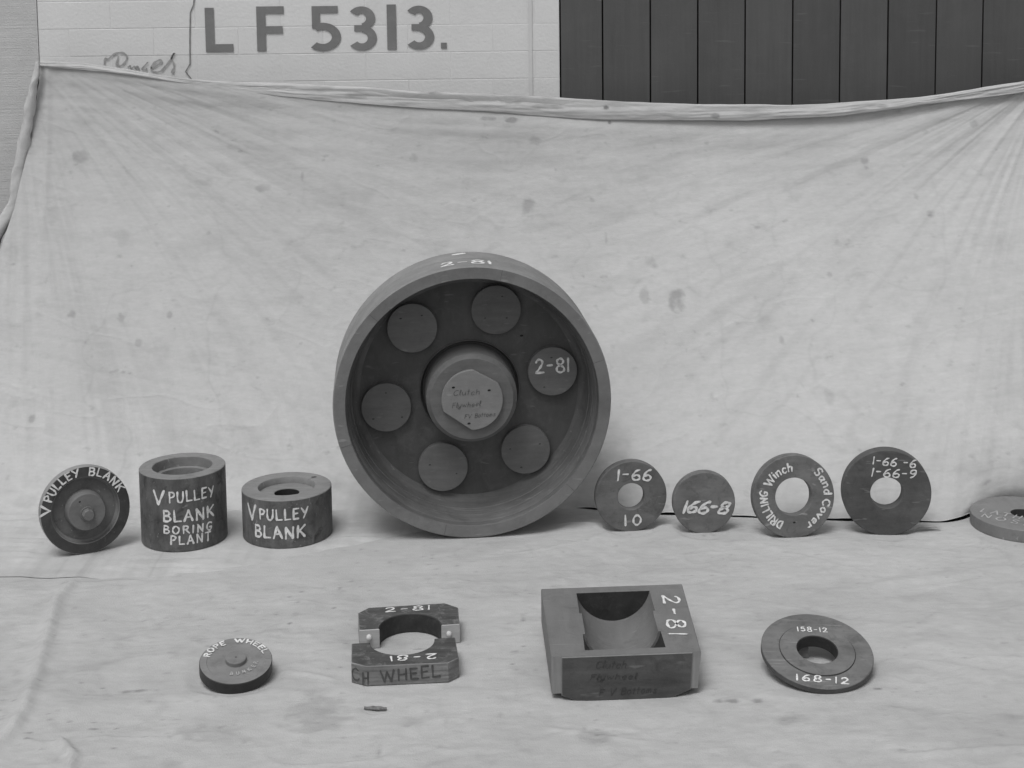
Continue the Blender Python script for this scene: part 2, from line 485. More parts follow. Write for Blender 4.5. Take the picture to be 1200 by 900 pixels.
def on_line(fr, p0, p1, off=0.0):
    d = Vector(p1) - Vector(p0)
    L = d.length
    d /= L
    u = Vector((-d.y, d.x))
    return L, (lambda x, y, z: fr(p0[0] + d.x * x + u.x * y, p0[1] + d.y * x + u.y * y, off + z))

def on_arc(fr, a0, a1, rb, off=0.0, inward=False):
    """clockwise reading with tops outward; inward: counter-clockwise with tops inward"""
    span = rad(a0 - a1)
    L = abs(span) * rb
    def f(x, y, z):
        a = rad(a0) - span * (x / L)
        r = rb - y if inward else rb + y
        return fr(r * math.cos(a), r * math.sin(a), off + z)
    return L, f

def on_cyl(cx, cy, R_, a0, a1, z0, z1):
    L = rad(a1 - a0) * R_
    def f(x, y, z):
        a = rad(a0) + x / R_
        return Vector((cx + (R_ + z) * math.cos(a), cy + (R_ + z) * math.sin(a), z0 + (z1 - z0) * x / L + y))
    return L, f

# ---------------------------------------------------------------- numpy noise for cloth relief
def vn(x, y, seed):
    rs = np.random.RandomState(seed)
    tab = rs.rand(256, 256)
    xi, yi = np.floor(x).astype(int), np.floor(y).astype(int)
    xf, yf = x - xi, y - yi
    xf, yf = xf * xf * xf * (xf * (xf * 6 - 15) + 10), yf * yf * yf * (yf * (yf * 6 - 15) + 10)
    g = lambda a, b: tab[a % 256, b % 256]
    return ((g(xi, yi) * (1 - xf) + g(xi + 1, yi) * xf) * (1 - yf) + (g(xi, yi + 1) * (1 - xf) + g(xi + 1, yi + 1) * xf) * yf) * 2 - 1

def fbm(x, y, seed, o=4, g=.5):
    s, a = 0, 1.0
    for i in range(o):
        s = s + a * vn(x * 2 ** i + 17.3 * i, y * 2 ** i + 9.1 * i, seed + i); a *= g
    return s

def interp(xs, pts):
    p = sorted(pts)
    return np.interp(xs, [a for a, b in p], [b for a, b in p])

def sstep(a, b, x):
    t = np.clip((x - a) / (b - a), 0, 1)
    return t * t * (3 - 2 * t)

def grid_object(name, X, Y, Z, mat, stain=None, parent=None, root=(0, 0, 0)):
    nr, nc = X.shape
    v = np.stack([X.ravel() - root[0], Y.ravel() - root[1], Z.ravel() - root[2]], 1)
    i = np.arange(nr * nc).reshape(nr, nc)
    f = np.stack([i[:-1, :-1].ravel(), i[:-1, 1:].ravel(), i[1:, 1:].ravel(), i[1:, :-1].ravel()], 1)
    me = bpy.data.meshes.new(name)
    me.vertices.add(len(v)); me.vertices.foreach_set('co', v.ravel())
    me.loops.add(f.size); me.loops.foreach_set('vertex_index', f.ravel().astype(np.int32))
    me.polygons.add(len(f)); me.polygons.foreach_set('loop_start', np.arange(0, f.size, 4, dtype=np.int32))
    me.polygons.foreach_set('use_smooth', np.ones(len(f), dtype=bool))
    me.update(calc_edges=True); me.validate()
    me.materials.append(MAT[mat])
    at = me.attributes.new('stain', 'FLOAT', 'POINT')
    at.data.foreach_set('value', (stain.ravel() if stain is not None else np.zeros(len(v))).astype(np.float32))
    o = bpy.data.objects.new(name, me)
    C.objects.link(o)
    if parent:
        o.parent = parent
    else:
        o.location = root
    return o

# ================================================================ THE SETTING
g = link_mesh('ground', [(-60, -40, -.012), (60, -40, -.012), (60, 90, -.012), (-60, 90, -.012)], [(0, 1, 2, 3)], 'ground', smooth=False)
g['kind'] = 'structure'

# ---- white painted brick wall with its painted number
WALL_X0, WALL_X1, WY = -1.27, .131, 4.03
wall = thing('brick_wall', (-.57, WY, 0), 'white painted brick wall with the large number LF 5313 painted above the hung cloth', 'wall')
part('mortar', box(WALL_X0, WALL_X1, WY + .0004, WY + .22, 0, 2.13, .001), 'mortar', wall, smooth=False)
def brick_mesh(w, h):
    b = .0010
    v = []
    xs, zs = (0, b, w - b, w), (0, b, h - b, h)
    v = [(0, b, 0), (w, b, 0), (w, b, h), (0, b, h), (b, 0, b), (w - b, 0, b), (w - b, 0, h - b), (b, 0, h - b),
         (0, .05, 0), (w, .05, 0), (w, .05, h), (0, .05, h)]
    f = [(4, 5, 6, 7), (0, 1, 5, 4), (1, 2, 6, 5), (2, 3, 7, 6), (3, 0, 4, 7), (8, 9, 1, 0), (9, 10, 2, 1), (10, 11, 3, 2), (11, 8, 0, 3)]
    me = bpy.data.meshes.new('brick')
    me.from_pydata(v, [], f)
    me.materials.append(MAT['brick'])
    return me
cache = {}
COURSE, PITCH, J = .0735, .228, .0016
z_ref = 1.0335
k0 = -14
for k in range(k0, 16):
    z = z_ref + k * COURSE
    if z < -.001 or z + COURSE > 2.14:
        continue
    shift = -.846 + (0 if k % 2 else PITCH / 2)
    x = shift - PITCH * 3
    while x < WALL_X1:
        a, b = max(x + J / 2, WALL_X0), min(x + PITCH - J / 2, WALL_X1 - .001)
        if b - a > .02:
            key = round(b - a, 3)
            if key not in cache:
                cache[key] = brick_mesh(b - a, COURSE - J)
            o = bpy.data.objects.new('brick', cache[key])
            C.objects.link(o)
            o.parent = wall
            o.location = (a + .57, -.0003 + rnd.random() * .0006, z + J / 2)
        x += PITCH
WF = Frame((0, WY - .0018, 0), (1, 0, 0), (0, 0, 1), (0, -1, 0))
wmap = lambda x, y, z: WF(x, y, z)
def sign_letter(k):
    k.make('painted_letter', 'sign', wall)
    return Ink()
sg = Ink()
W_ = .0245
def bar(x0, z0, x1, z1):
    b = len(sg.v)
    zz = .0004 + (sg.k % 5) * .0001; sg.k += 1
    for p in ((x0, z0), (x1, z0), (x1, z1), (x0, z1)):
        sg.v.append(WF(p[0], p[1], zz))
    sg.f.append((b, b + 1, b + 2, b + 3))
def bowl(cx, cz, rx, rz, a0, a1, w=W_, n=26):
    b = len(sg.v)
    zz = .0004 + (sg.k % 5) * .0001; sg.k += 1
    for i in range(n + 1):
        a = rad(a0 + (a1 - a0) * i / n)
        for q in (0, w):
            sg.v.append(WF(cx + (rx - q) * math.cos(a), cz + (rz - q * .78) * math.sin(a), zz))
    for i in range(n):
        sg.f.append((b + 2 * i, b + 2 * i + 2, b + 2 * i + 3, b + 2 * i + 1))
bar(-.8205, 1.0414, -.796, 1.160); bar(-.796, 1.0414, -.746, 1.0625)                          # L
sg = sign_letter(sg)
bar(-.6822, 1.0420, -.6577, 1.162); bar(-.6577, 1.142, -.608, 1.162); bar(-.6577, 1.089, -.612, 1.109)   # F
sg = sign_letter(sg)
bar(-.5334, 1.101, -.511, 1.161); bar(-.511, 1.142, -.463, 1.161); bowl(-.505, 1.0785, .0490, .0380, -132, 125)   # 5
sg = sign_letter(sg)
bowl(-.4000, 1.1270, .0370, .0320, -88, 146); bowl(-.4000, 1.0745, .0405, .0338, -142, 88); bar(-.4200, 1.0920, -.3980, 1.1090)            # 3
sg = sign_letter(sg)
bar(-.3319, 1.042, -.3070, 1.163)                                                             # 1
sg = sign_letter(sg)
bowl(-.2460, 1.1270, .0370, .0320, -88, 146); bowl(-.2460, 1.0755, .0405, .0338, -142, 88); bar(-.2660, 1.0930, -.2440, 1.1100)            # 3
sg = sign_letter(sg)
bar(-.1877, 1.0435, -.172, 1.059)                                                             # full stop
sg.make('painted_letter', 'sign', wall)
ln = Ink()
ln.stroke([(-.8467, 1.200), (-.849, 1.170), (-.859, 1.1473), (-.8625, 1.08), (-.8645, 1.01), (-.8772, .9895), (-.8651, .9732), (-.8551, .960)], .0032, wmap, vary=.1)
ln.stroke(smooth_curve([(-.2311 + .026 * math.cos(a), .893 + .026 * math.sin(a)) for a in [PI * i / 6 for i in range(13)]]), .006, wmap, vary=.1)
ln.make('painted_bracket', 'sign', wall)
sc = Ink()
for st in ([(-1.0955, 1.0128), (-1.0922, 1.0289), (-1.0856, 1.0261), (-1.0649, 1.0406), (-1.0461, 1.043), (-1.0343, 1.0349), (-1.0376, 1.0202), (-1.0501, 1.0083), (-1.0608, 1.0097)],
           [(-1.0573, 1.0311), (-1.0635, 1.0098)],
           [(-1.0315, 1.004), (-1.026, 1.0066), (-1.0237, 0.9986), (-1.0154, 1.0052), (-1.0102, 0.9984), (-1.0073, 1.0064), (-1.0022, 0.9983)],
           [(-0.9787, 1.0154), (-0.9941, 0.9982), (-0.9835, 0.9954), (-0.982, 0.9994)],
           [(-0.9686, 1.0006), (-0.948, 1.011), (-0.9397, 1.019), (-0.9477, 1.0218), (-0.9614, 1.0139), (-0.9699, 1.0006), (-0.9623, 0.9898), (-0.9434, 0.9922), (-0.9322, 1.0055)],
           [(-0.9323, 1.0028), (-0.9154, 1.024), (-0.9054, 1.04), (-0.9139, 1.028), (-0.9091, 1.0132), (-0.9082, 0.9998), (-0.9153, 0.9892), (-0.9086, 0.9878)]):
    sc.stroke(smooth_curve(st, 6), .0042, wmap, vary=.3)
sc.make('painted_script', 'script_paint', wall)
sm = Ink()
sm.stroke([(.053, .86), (.0535, 1.3)], .010, wmap, caps=False, vary=.05)
sm.make('paint_seam', 'seam', wall)

# ---- pier at the left end of the wall
pier = thing('rendered_pier', (-1.95, 4.1, 0), 'grey roughcast pier left of the white painted brick wall', 'pier')
part('pier_face', box(-2.7, WALL_X0 - .001, 4.0275, 4.25, 0, 2.15, .006), 'pier', pier)

# ---- dark board door at the right
door = thing('boarded_door', (1.2, 4.05, 0), 'dark painted door of wide upright boards right of the white wall', 'door')
part('backing', box(WALL_X1 + .001, 2.5, 4.05, 4.09, 0, 2.13, .001), 'board_gap', door, smooth=False)
seams = [.1335, .2475, .376, .5036, .6309, .7588, .8866, 1.0151, 1.1446, 1.2702]
while seams[-1] < 2.35:
    seams.append(seams[-1] + .128)
for a, b in zip(seams, seams[1:]):
    w = b - a - .0045
    me_geo = prism([(0, 0), (w, 0), (w, .022), (0, .022)], .003, 2.12, bevel=.0018,
                   fr=Frame((a + .0022, 4.026 + rnd.random() * .002, 0), (1, 0, 0), (0, 1, 0), (0, 0, 1)))
    part('board', me_geo, 'board', door, smooth=False)

# ---- backdrop cloth
def blob(X, Z, cx, cz, rx, rz, seed):
    n = fbm((X - cx) * 60, (Z - cz) * 60, seed, 3)
    d = ((X - cx) / rx) ** 2 + ((Z - cz) / rz) ** 2
    return np.clip(1.25 - d + n * .55, 0, 1) * (d < 3.5)

TOP = [(-1.243, 1.026), (-1.124, 1.019), (-1.012, 1.002), (-.889, .978), (-.788, .967), (-.592, .958), (-.431, .949), (-.242, .934), (.002, .922), (.124, .914), (.228, .906),
       (.363, .897), (.515, .890), (.746, .886), (.884, .890), (.999, .896), (1.132, .909), (1.245, .926), (1.337, .939), (2.05, 1.06)]
BOT = [(-1.243, 1.010), (-1.125, 1.000), (-1.013, .986), (-.889, .967), (-.788, .949), (-.62, .927), (-.432, .907), (-.225, .888), (-.055, .877), (.092, .862), (.228, .853),
       (.409, .849), (.619, .846), (.884, .856), (1.094, .883), (1.246, .900), (1.338, .910), (2.05, 1.03)]
EDGE = [(1.022, -1.243), (.941, -1.250), (.829, -1.264), (.704, -1.284), (.648, -1.292), (.568, -1.312), (.511, -1.325), (.42, -1.345), (.3, -1.38), (.15, -1.50), (0, -1.75)]
backdrop = thing('backdrop_cloth', (0, 3.6, 0), 'pale stained calico sheet hung against the wall as a backdrop', 'cloth')
NR, NF, NC = 470, 60, 860
YT = 3.95
u = np.linspace(0, 1, NC)[None, :]
s = np.concatenate([np.linspace(0, 1, NR), np.ones(NF)])[:, None]
q = np.concatenate([np.zeros(NR), np.linspace(0, 1, NF + 1)[1:]])[:, None]
XR = 2.0
x0 = -1.245 + u * (XR + 1.245)
zt = interp(x0, TOP) - .006
z = zt * (1 - s)
xl = interp(z, EDGE)
x = xl + u * (XR - xl)
Yb = interp(x, [(-2, 3.44), (-.9, 3.42), (-.3, 3.41), (-.1, 3.385), (.05, 3.365), (.166, 3.335), (.319, 3.29), (.542, 3.262), (.751, 3.236), (1.0, 3.212), (1.1, 3.21), (2.1, 3.22)])
push = .14 * sstep(.94, 1.16, x)
Yb = Yb + push * np.exp(-z / .10)
left = 1 - sstep(-.05, .18, x)
hgt = z / zt
Y = Yb + (YT - Yb) * (1 - (1 - hgt) ** 1.55)
Y = Y - .06 * np.exp(-z / .03) * left
Y = Y + .012 * np.exp(-z / .02) * (1 - left)
Llen = interp(x, [(-2, .38), (-.9, .37), (-.72, .40), (-.55, .36), (-.35, .22), (-.1, .06), (.1, .004), (2.2, .002)]) * (1 + .05 * fbm(x * 4, x * 0, 77, 3))
Y = Y - q * Llen
floor_z = .0030 + .0028 * (1 - left)
z = np.maximum(z, 0) + floor_z * (1 - np.clip(z / .05, 0, 1))
# relief
rc, ph = np.hypot(x - 1.44, z - .96), np.arctan2(.96 - z, 1.44 - x)
rl, pl = np.hypot(x + 1.34, z - 1.10), np.arctan2(1.10 - z, x + 1.34)
wr = sstep(-.6, .7, x)
d = .0036 * fbm(ph * 7, rc * .9, 5, 2) * np.exp(-rc / .55) * wr
d = d + .0026 * fbm(ph * 13, rc * 1.1, 11, 3) * np.exp(-rc / .75) * wr
d = d + .0011 * fbm(ph * 30, rc * 2.6, 21, 4) * wr * (.45 + .7 * np.exp(-rc / .9)) * sstep(0, .35, rc)
d = d + .0011 * fbm(pl * 26, rl * 2.4, 31, 4) * (1 - wr) * (.5 + np.exp(-rl / .8)) * sstep(.02, .55, rl)
d = d + .0014 * fbm(pl * 9, rl * 1.0, 33, 2) * np.exp(-rl / .6) * (1 - wr) * sstep(.02, .4, rl)
d = d + .006 * fbm(x * 1.6, z * 2.2, 41, 3)
ridge = lambda X_, Z_, sd, k: np.clip(1 - np.abs(fbm(X_, Z_, sd, 3)) * k, 0, 1) ** 3
d = d + .0016 * ridge(x * 2.2 + z * 1.4 * (2 * wr - 1), z * 7 - x * 2.0 * (2 * wr - 1), 55, 5) * (.4 + .6 * sstep(.6, .1, z))
d = d + .0005 * fbm(x * 9 + z * 4, z * 30 - x * 6, 51, 3) * sstep(.05, .4, z)
dist_top = zt - z
d = d + .0045 * fbm(x * 1.2, dist_top * 26, 61, 2) * np.exp(-dist_top / .10)
d = d + .0030 * fbm(x * 26 + z * 10, z * 3.5, 71, 3) * sstep(.5, .0, z) * (.5 + .5 * sstep(.4, -.9, x))
fold = np.exp(-((x + 1.225 - (zt - z) * .03) / .010) ** 2) * sstep(.35, .8, z)
d = d + .004 * fold
cv = sstep(.12, .0, z)
d = d + .008 * fbm(x * 7, z * 14 + 3, 81, 3) * cv * left * (1 - q)
vert = 1 - q
Y = Y - d * np.clip(vert, .0, 1) * np.clip(z / .02, .15, 1)
zf = (np.abs(fbm(x * 5 + Y * 9, Y * 24, 91, 4)) * .006 + .0010 * fbm(x * 20, Y * 60, 93, 3)) * sstep(1, .8, q)
rest = np.ones_like(x)
for cx, cy, rr in ((-.923, 3.11, .10), (-.732, 3.19, .115), (-.507, 3.21, .12), (-.09, 3.25, .22)):
    rest = rest * sstep(rr * .85, rr * 1.35, np.hypot(x - cx, Y - cy))
z = z + zf * rest * left * sstep(.03, 0, z)
z = z - left * (.0016 + .0034 * sstep(-.95, -.70, x)) * sstep(.75, 1, q)
z = z + (1 - left) * .0030 * fbm(x * 14, x * 0 + 2, 95, 2) * sstep(.02, 0, z)
# stains
st = np.clip(fbm(x * 5, z * 9, 101, 5) - .1, 0, 1) * .07
st = st + np.clip(fbm(x * 16, z * 24, 111, 5) - .75, 0, 1) * .22
st = st + np.clip(fbm(x * 34 + z * 22, z * 60 - x * 18, 121, 4) - 1.0, 0, 1) * .5
st = st + .045 * (fbm(x * 12 + z * 6, z * 90 - x * 14 * (2 * wr - 1), 125, 4) + .3)
st = st + .05 * np.clip(fbm(x * 70, z * 70, 127, 3), 0, 1)
st = np.clip(st, 0, 1)
st = st + .10 * np.clip(fbm(ph * 40, rc * 3, 131, 3) - .1, 0, 1) * wr + .10 * np.clip(fbm(pl * 34, rl * 3, 135, 3) - .1, 0, 1) * (1 - wr) * sstep(.1, .5, rl)
for i, (cx, cz, rx, rz, a) in enumerate([
        (-1.13, .78, .028, .025, .35), (-1.115, .395, .014, .014, .55), (-.99, .385, .012, .012, .35), (-.87, .39, .010, .014, .35), (-.94, .33, .012, .012, .3),
        (-1.18, .17, .012, .012, .4), (-.65, .69, .03, .014, .3), (-.55, .72, .006, .016, .3), (.41, .415, .03, .035, .5), (.33, .43, .02, .03, .3),
        (.36, .49, .012, .012, .3), (.06, .80, .024, .018, .28), (.04, .63, .028, .035, .38), (-.26, .76, .018, .016, .35), (-.12, .70, .02, .016, .22),
        (.93, .74, .016, .014, .5), (.93, .722, .012, .010, .5), (1.05, .65, .012, .012, .4), (1.08, .61, .014, .014, .35), (.63, .58, .016, .008, .4),
        (.66, .33, .012, .014, .4), (.80, .47, .01, .01, .3), (1.22, .83, .016, .018, .3), (.0, .855, .02, .01, .5), (-.06, .86, .03, .008, .4), (.24, .56, .006, .02, .3),
        (.26, .845, .006, .006, .8), (.35, .5, .02, .02, .25), (-.22, .30, .02, .03, .2), (.75, .22, .02, .02, .2)]):
    st = st + a * .85 * blob(x, z, cx, cz, rx * .72, rz * .72, 200 + i)
wm = fbm(x * 3.2, z * 3.6, 611, 4)
st = st + .09 * np.exp(-((wm - .35) / .035) ** 2) * (.4 + .6 * sstep(.9, .2, z)) + .10 * sstep(.10, .0, z) * np.clip(fbm(x * 20, z * 60, 613, 4) + .1, 0, 1)
st = np.clip(st + q * .12 * np.clip(fbm(x * 4, Y * 20, 141, 4), 0, 1), 0, .9)
grid_object('cloth_sheet', x, Y, z, 'cloth', st, backdrop, (0, 3.6, 0))

# rolled top hem
NV, NU = 26, 700
xx = np.linspace(-1.243, 2.0, NU)[None, :] + np.zeros((NV, 1))
v_ = np.linspace(0, 1, NV)[:, None]
t_, b_ = interp(xx, TOP), interp(xx, BOT)
b_ = np.minimum(b_, t_ - .006)
zz = t_ + (b_ - t_) * v_
th = np.clip((t_ - b_) * .18, .0015, .0055)
yy = 3.9475 - th * np.sin(PI * np.clip(v_ * .86, 0, 1)) ** .55 - .004 * v_
yy = yy - (.0028 * fbm(xx * 3.2, v_ * 2.5 + xx * 2, 301, 3) + .0009 * fbm(xx * 18, v_ * 4, 303, 3)) * np.sin(PI * v_) ** .5
zz = zz + .0012 * fbm(xx * 11, v_ * 1.5, 305, 3)
yy = np.vstack([yy, yy[-1:] + .003, yy[-1:] + .008]); zz = np.vstack([zz, zz[-1:] + .0015, zz[-1:] + .006]); xx = np.vstack([xx, xx[:2]])
sth = np.clip(fbm(xx * 14, zz * 60, 311, 4) - .3, 0, 1) * .3
for i, (cx, cz, rx, rz, a) in enumerate([(-.0, .905, .03, .008, .4), (-.2, .925, .02, .01, .35), (-.41, .925, .03, .010, .3), (.25, .885, .008, .006, .9), (.10, .89, .04, .008, .3), (.54, .86, .012, .008, .5), (.98, .88, .02, .006, .4)]):
    sth = sth + a * blob(xx, zz, cx, cz, rx, rz, 330 + i)
grid_object('top_hem', xx, yy, zz, 'cloth', np.clip(sth, 0, .9), backdrop, (0, 3.6, 0))

# rolled left edge of the sheet
NE, NA = 240, 22
zz1 = np.linspace(1.026, .02, NE)
rb = np.interp(-zz1, [-1.026, -.99, -.941, -.829, -.704, -.66, -.62, -.568, -.511, -.42, -.3, -.15, -.02], [-1.238, -1.240, -1.246, -1.262, -1.281, -1.290, -1.306, -1.334, -1.352, -1.372, -1.41, -1.52, -1.62])
lb = np.interp(-zz1, [-1.026, -.99, -.941, -.829, -.704, -.66, -.62, -.568, -.511, -.45, -.3, -.15, -.02], [-1.247, -1.257, -1.268, -1.294, -1.316, -1.320, -1.345, -1.375, -1.42, -1.62, -1.78, -1.85, -1.9])
aa = np.linspace(0, 2 * PI, NA)
eyb = np.interp(zz1, [0, .05, .15, .3, .5, .65, 1.03], [3.40, 3.48, 3.60, 3.725, 3.83, 3.88, 3.93])
ctr, hw = (rb + lb) / 2, (rb - lb) / 2
ex = ctr[:, None] + hw[:, None] * np.cos(aa)[None, :]
ey = eyb[:, None] - .002 - np.minimum(hw, .012)[:, None] * np.sin(aa)[None, :]
ez = zz1[:, None] + np.zeros((1, NA))
wobx = .0025 * fbm(ez * 22, aa[None, :] * .6 + ez * 0, 351, 3)
grid_object('rolled_edge', ex + wobx, ey + wobx, ez, 'cloth', np.clip(fbm(ez * 30, ex * 60, 361, 3) - .4, 0, 1) * .3, backdrop, (0, 3.6, 0))

# ---- ground cloth
FX, FY = 620, 640
x = np.linspace(-2.1, 2.1, FX)[None, :] + np.zeros((FY, 1))
yend = interp(x, [(-2.1, 3.40), (-.1, 3.385), (.05, 3.365), (.166, 3.335), (.319, 3.29), (.542, 3.262), (.751, 3.236), (1.0, 3.212), (1.1, 3.21), (2.1, 3.22)])
yend = yend + .14 * sstep(.94, 1.16, x) + .007 * sstep(.0, .3, x)
t = np.linspace(0, 1, FY)[:, None]
Y = 1.3 + t ** .9 * (yend - 1.3)
d = .0036 * fbm(x * 2.5 + Y, Y * 5, 401, 3) + .0006 * fbm(x * 9 + Y * 3, Y * 26, 403, 4) + .0009 * fbm(x * 22, Y * 22, 405, 4)
d = d + .0007 * fbm(x * 50 - Y * 16, Y * 30 + x * 20, 407, 3)
d = d + .0026 * ridge(x * 2.6 + Y * 1.6, Y * 3.8 - x * 1.4, 455, 6) * (.3 + .7 * np.clip(vn(x * 1.7, Y * 1.9, 471) + .5, 0, 1)) + .0014 * ridge(x * 6.5 - Y * 4, Y * 7 + x * 3, 465, 6) * np.clip(vn(x * 2.3, Y * 2.7, 473) + .4, 0, 1)
d = np.maximum(d + .0035, 0) * (1 - .70 * sstep(.10, .01, yend - Y) * sstep(.02, .2, x))
def seg_dist(X, Y, pts):
    best = np.full(X.shape, 9.)
    for (ax, ay), (bx, by) in zip(pts, pts[1:]):
        dx, dy = bx - ax, by - ay
        tt = np.clip(((X - ax) * dx + (Y - ay) * dy) / (dx * dx + dy * dy), 0, 1)
        best = np.minimum(best, np.hypot(X - ax - tt * dx, Y - ay - tt * dy))
    return best
crease = [(-.905, 2.93), (-.912, 2.85), (-.892, 2.747), (-.868, 2.62), (-.850, 2.53), (-.838, 2.45), (-.822, 2.37), (-.825, 2.29), (-.85, 2.2)]
sd = seg_dist(x, Y, crease)
d = d + .010 * np.exp(-(sd / .012) ** 2)
for pts, a, w in (([(-.60, 2.60), (-.75, 2.52), (-.80, 2.44)], .006, .03), ([(-.75, 2.38), (-.55, 2.42), (-.38, 2.44)], .006, .035), ([(-.44, 2.53), (-.25, 2.46)], .003, .006),
                  ([(-.90, 2.93), (-.78, 2.95)], .006, .010), ([(-.73, 2.27), (-.70, 2.23), (-.69, 2.17)], .010, .008), ([(1.1, 2.25), (.6, 2.2)], .004, .008),
                  ([(.2, 2.25), (.05, 2.3)], .002, .006), ([(1.0, 2.95), (.7, 2.87)], .004, .02), ([(-.4, 2.98), (-.1, 2.95)], .004, .02)):
    d = d + a * np.exp(-(seg_dist(x, Y, pts) / w) ** 2)
rest = np.ones_like(x)
for cx, cy, rx, ry in ((.254, 3.21, .05, .05), (.413, 3.19, .05, .05), (.605, 3.17, .05, .05), (.807, 3.17, .05, .05), (1.123, 3.206, .12, .12), (-.09, 3.25, .16, .12),
                       (-.4923, 2.498, .07, .065), (.523, 2.505, .10, .095), (.178, 2.545, .13, .15), (-.2, 2.52, .11, .08), (-.2, 2.67, .11, .08),
                       (-.923, 3.11, .08, .08), (-.732, 3.19, .10, .10), (-.507, 3.21, .11, .11), (-.2387, 2.3766, .02, .015)):
    e = np.sqrt(((x - cx) / rx) ** 2 + ((Y - cy) / ry) ** 2)
    rest = rest * sstep(.92, 1.35, e)
under = 1 - sstep(-.15, .1, x)
flatten = under * sstep(2.90, 2.98, Y)             # it lies under the backdrop's foot there
z = .0004 + d * rest * (1 - flatten) - .0006 * flatten
st = np.clip(fbm(x * 4, Y * 7, 501, 5) - .1, 0, 1) * .14 + np.clip(fbm(x * 9, Y * 22, 503, 5) - .45, 0, 1) * .11 + .05 * np.clip(fbm(x * 40, Y * 90, 504, 4) + .2, 0, 1)
st = st + np.clip(fbm(x * 60, Y * 60, 505, 3) - 1.0, 0, 1) * .6 + np.clip(vn(x * 95, Y * 95, 507) - .86, 0, 1) * 5 * np.clip(vn(x * 5, Y * 7, 509) + .2, 0, 1)
for i, (cx, cy, rx, ry, a) in enumerate([(.36, 2.39, .012, .008, .6), (.40, 2.39, .01, .008, .5), (.335, 2.39, .009, .007, .5), (-.50, 2.30, .05, .03, .2), (-.33, 2.36, .05, .06, .25),
                                         (.44, 2.32, .03, .02, .3), (-.66, 2.45, .02, .008, .5), (-.17, 2.33, .03, .02, .2), (.61, 2.43, .006, .006, .9), (.12, 2.27, .03, .02, .2)]):
    st = st + a * blob(x, Y, cx, cy, rx, ry, 520 + i)
wm = fbm(x * 2.6, Y * 4.2, 621, 4)
st = st + .10 * np.exp(-((wm - .30) / .03) ** 2) + .16 * np.clip(fbm(x * 7, Y * 16, 623, 5) - .55, 0, 1) + .22 * np.clip(fbm(x * 26, Y * 30 + x * 9, 625, 4) - .8, 0, 1)
gc = grid_object('ground_cloth', x, Y, z, 'floor_cloth', np.clip(st, 0, .9))
gc['label'] = 'pale creased calico sheet spread on the ground under the patterns'
gc['category'] = 'cloth'

# ================================================================ THE PATTERNS
ZC = .0035           # thickness of the backdrop's foot lying on the ground

# ---- big clutch flywheel
fr = standing(-.091, 3.163, .3025, 5, -1, -.001)
R_ = .3025
fly = thing('flywheel_pattern', (-.091, 3.24, 0), 'largest item, a deep grey clutch flywheel pattern with six round bosses standing on edge', 'wheel pattern')
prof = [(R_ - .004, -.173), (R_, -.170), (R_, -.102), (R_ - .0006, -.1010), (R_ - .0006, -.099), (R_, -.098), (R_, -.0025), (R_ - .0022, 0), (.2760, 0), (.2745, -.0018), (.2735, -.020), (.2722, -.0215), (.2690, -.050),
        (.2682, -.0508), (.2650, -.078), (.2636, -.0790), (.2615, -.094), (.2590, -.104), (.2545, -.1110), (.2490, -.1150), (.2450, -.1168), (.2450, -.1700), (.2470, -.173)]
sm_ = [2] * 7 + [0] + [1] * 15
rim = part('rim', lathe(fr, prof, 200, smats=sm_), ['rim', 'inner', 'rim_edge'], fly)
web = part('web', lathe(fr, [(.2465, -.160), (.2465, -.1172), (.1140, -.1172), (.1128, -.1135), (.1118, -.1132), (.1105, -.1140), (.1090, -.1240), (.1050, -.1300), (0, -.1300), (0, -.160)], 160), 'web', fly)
sj = Ink()
for k_ in range(6):
    a_ = rad(17 + 60 * k_)
    sj.stroke([(.2768 * math.cos(a_), .2768 * math.sin(a_)), (.2900 * math.cos(a_ + .001), .2900 * math.sin(a_ + .001)), (.2995 * math.cos(a_), .2995 * math.sin(a_))], .0007, lambda x, y, z: fr(x, y, z), lift=.0002)
sj.make('segment_joints', 'web', rim)
hub = part('hub', lathe(fr, [(.1015, -.1300), (.1010, -.112), (.1005, -.050), (.0995, -.047), (.0975, -.046), (.0925, -.0375), (.0905, -.036), (0, -.036)], 144, closed=False, smats=[0] * 8), 'boss', fly)
cap_pts = []
for i in range(120):
    a = 2 * PI * i / 120
    p = Vector((.0672 * math.cos(a), .0672 * math.sin(a)))
    for ang, dist in ((-125.5, .0560), (60, .0595)):
        nn = Vector((math.cos(rad(ang)), math.sin(rad(ang))))
        e = p.dot(nn) - dist
        if e > 0:
            p -= nn * e
            t_ = Vector((-nn.y, nn.x))
    if not cap_pts or (Vector(cap_pts[-1]) - p).length > .0006:
        cap_pts.append((p.x, p.y))
cap = part('hub_cap', prism(cap_pts, -.0365, -.026, fr, bevel=.001), 'cap', fly)
holes = Ink()
def nail(x, y, off, ink, r=.0022):
    ink.stroke([(x - r * .6, y), (x + r * .6, y + r * .2)], r * 1.6, lambda a, b, c: fr(a, b, off + c), vary=0, lift=.0003)
for (x_, y_) in ((-.041, .030), (.037, .021), (-.008, -.052)):
    nail(x_, y_, -.026, holes, .0026)
holes.make('nail_holes', 'hole', cap)
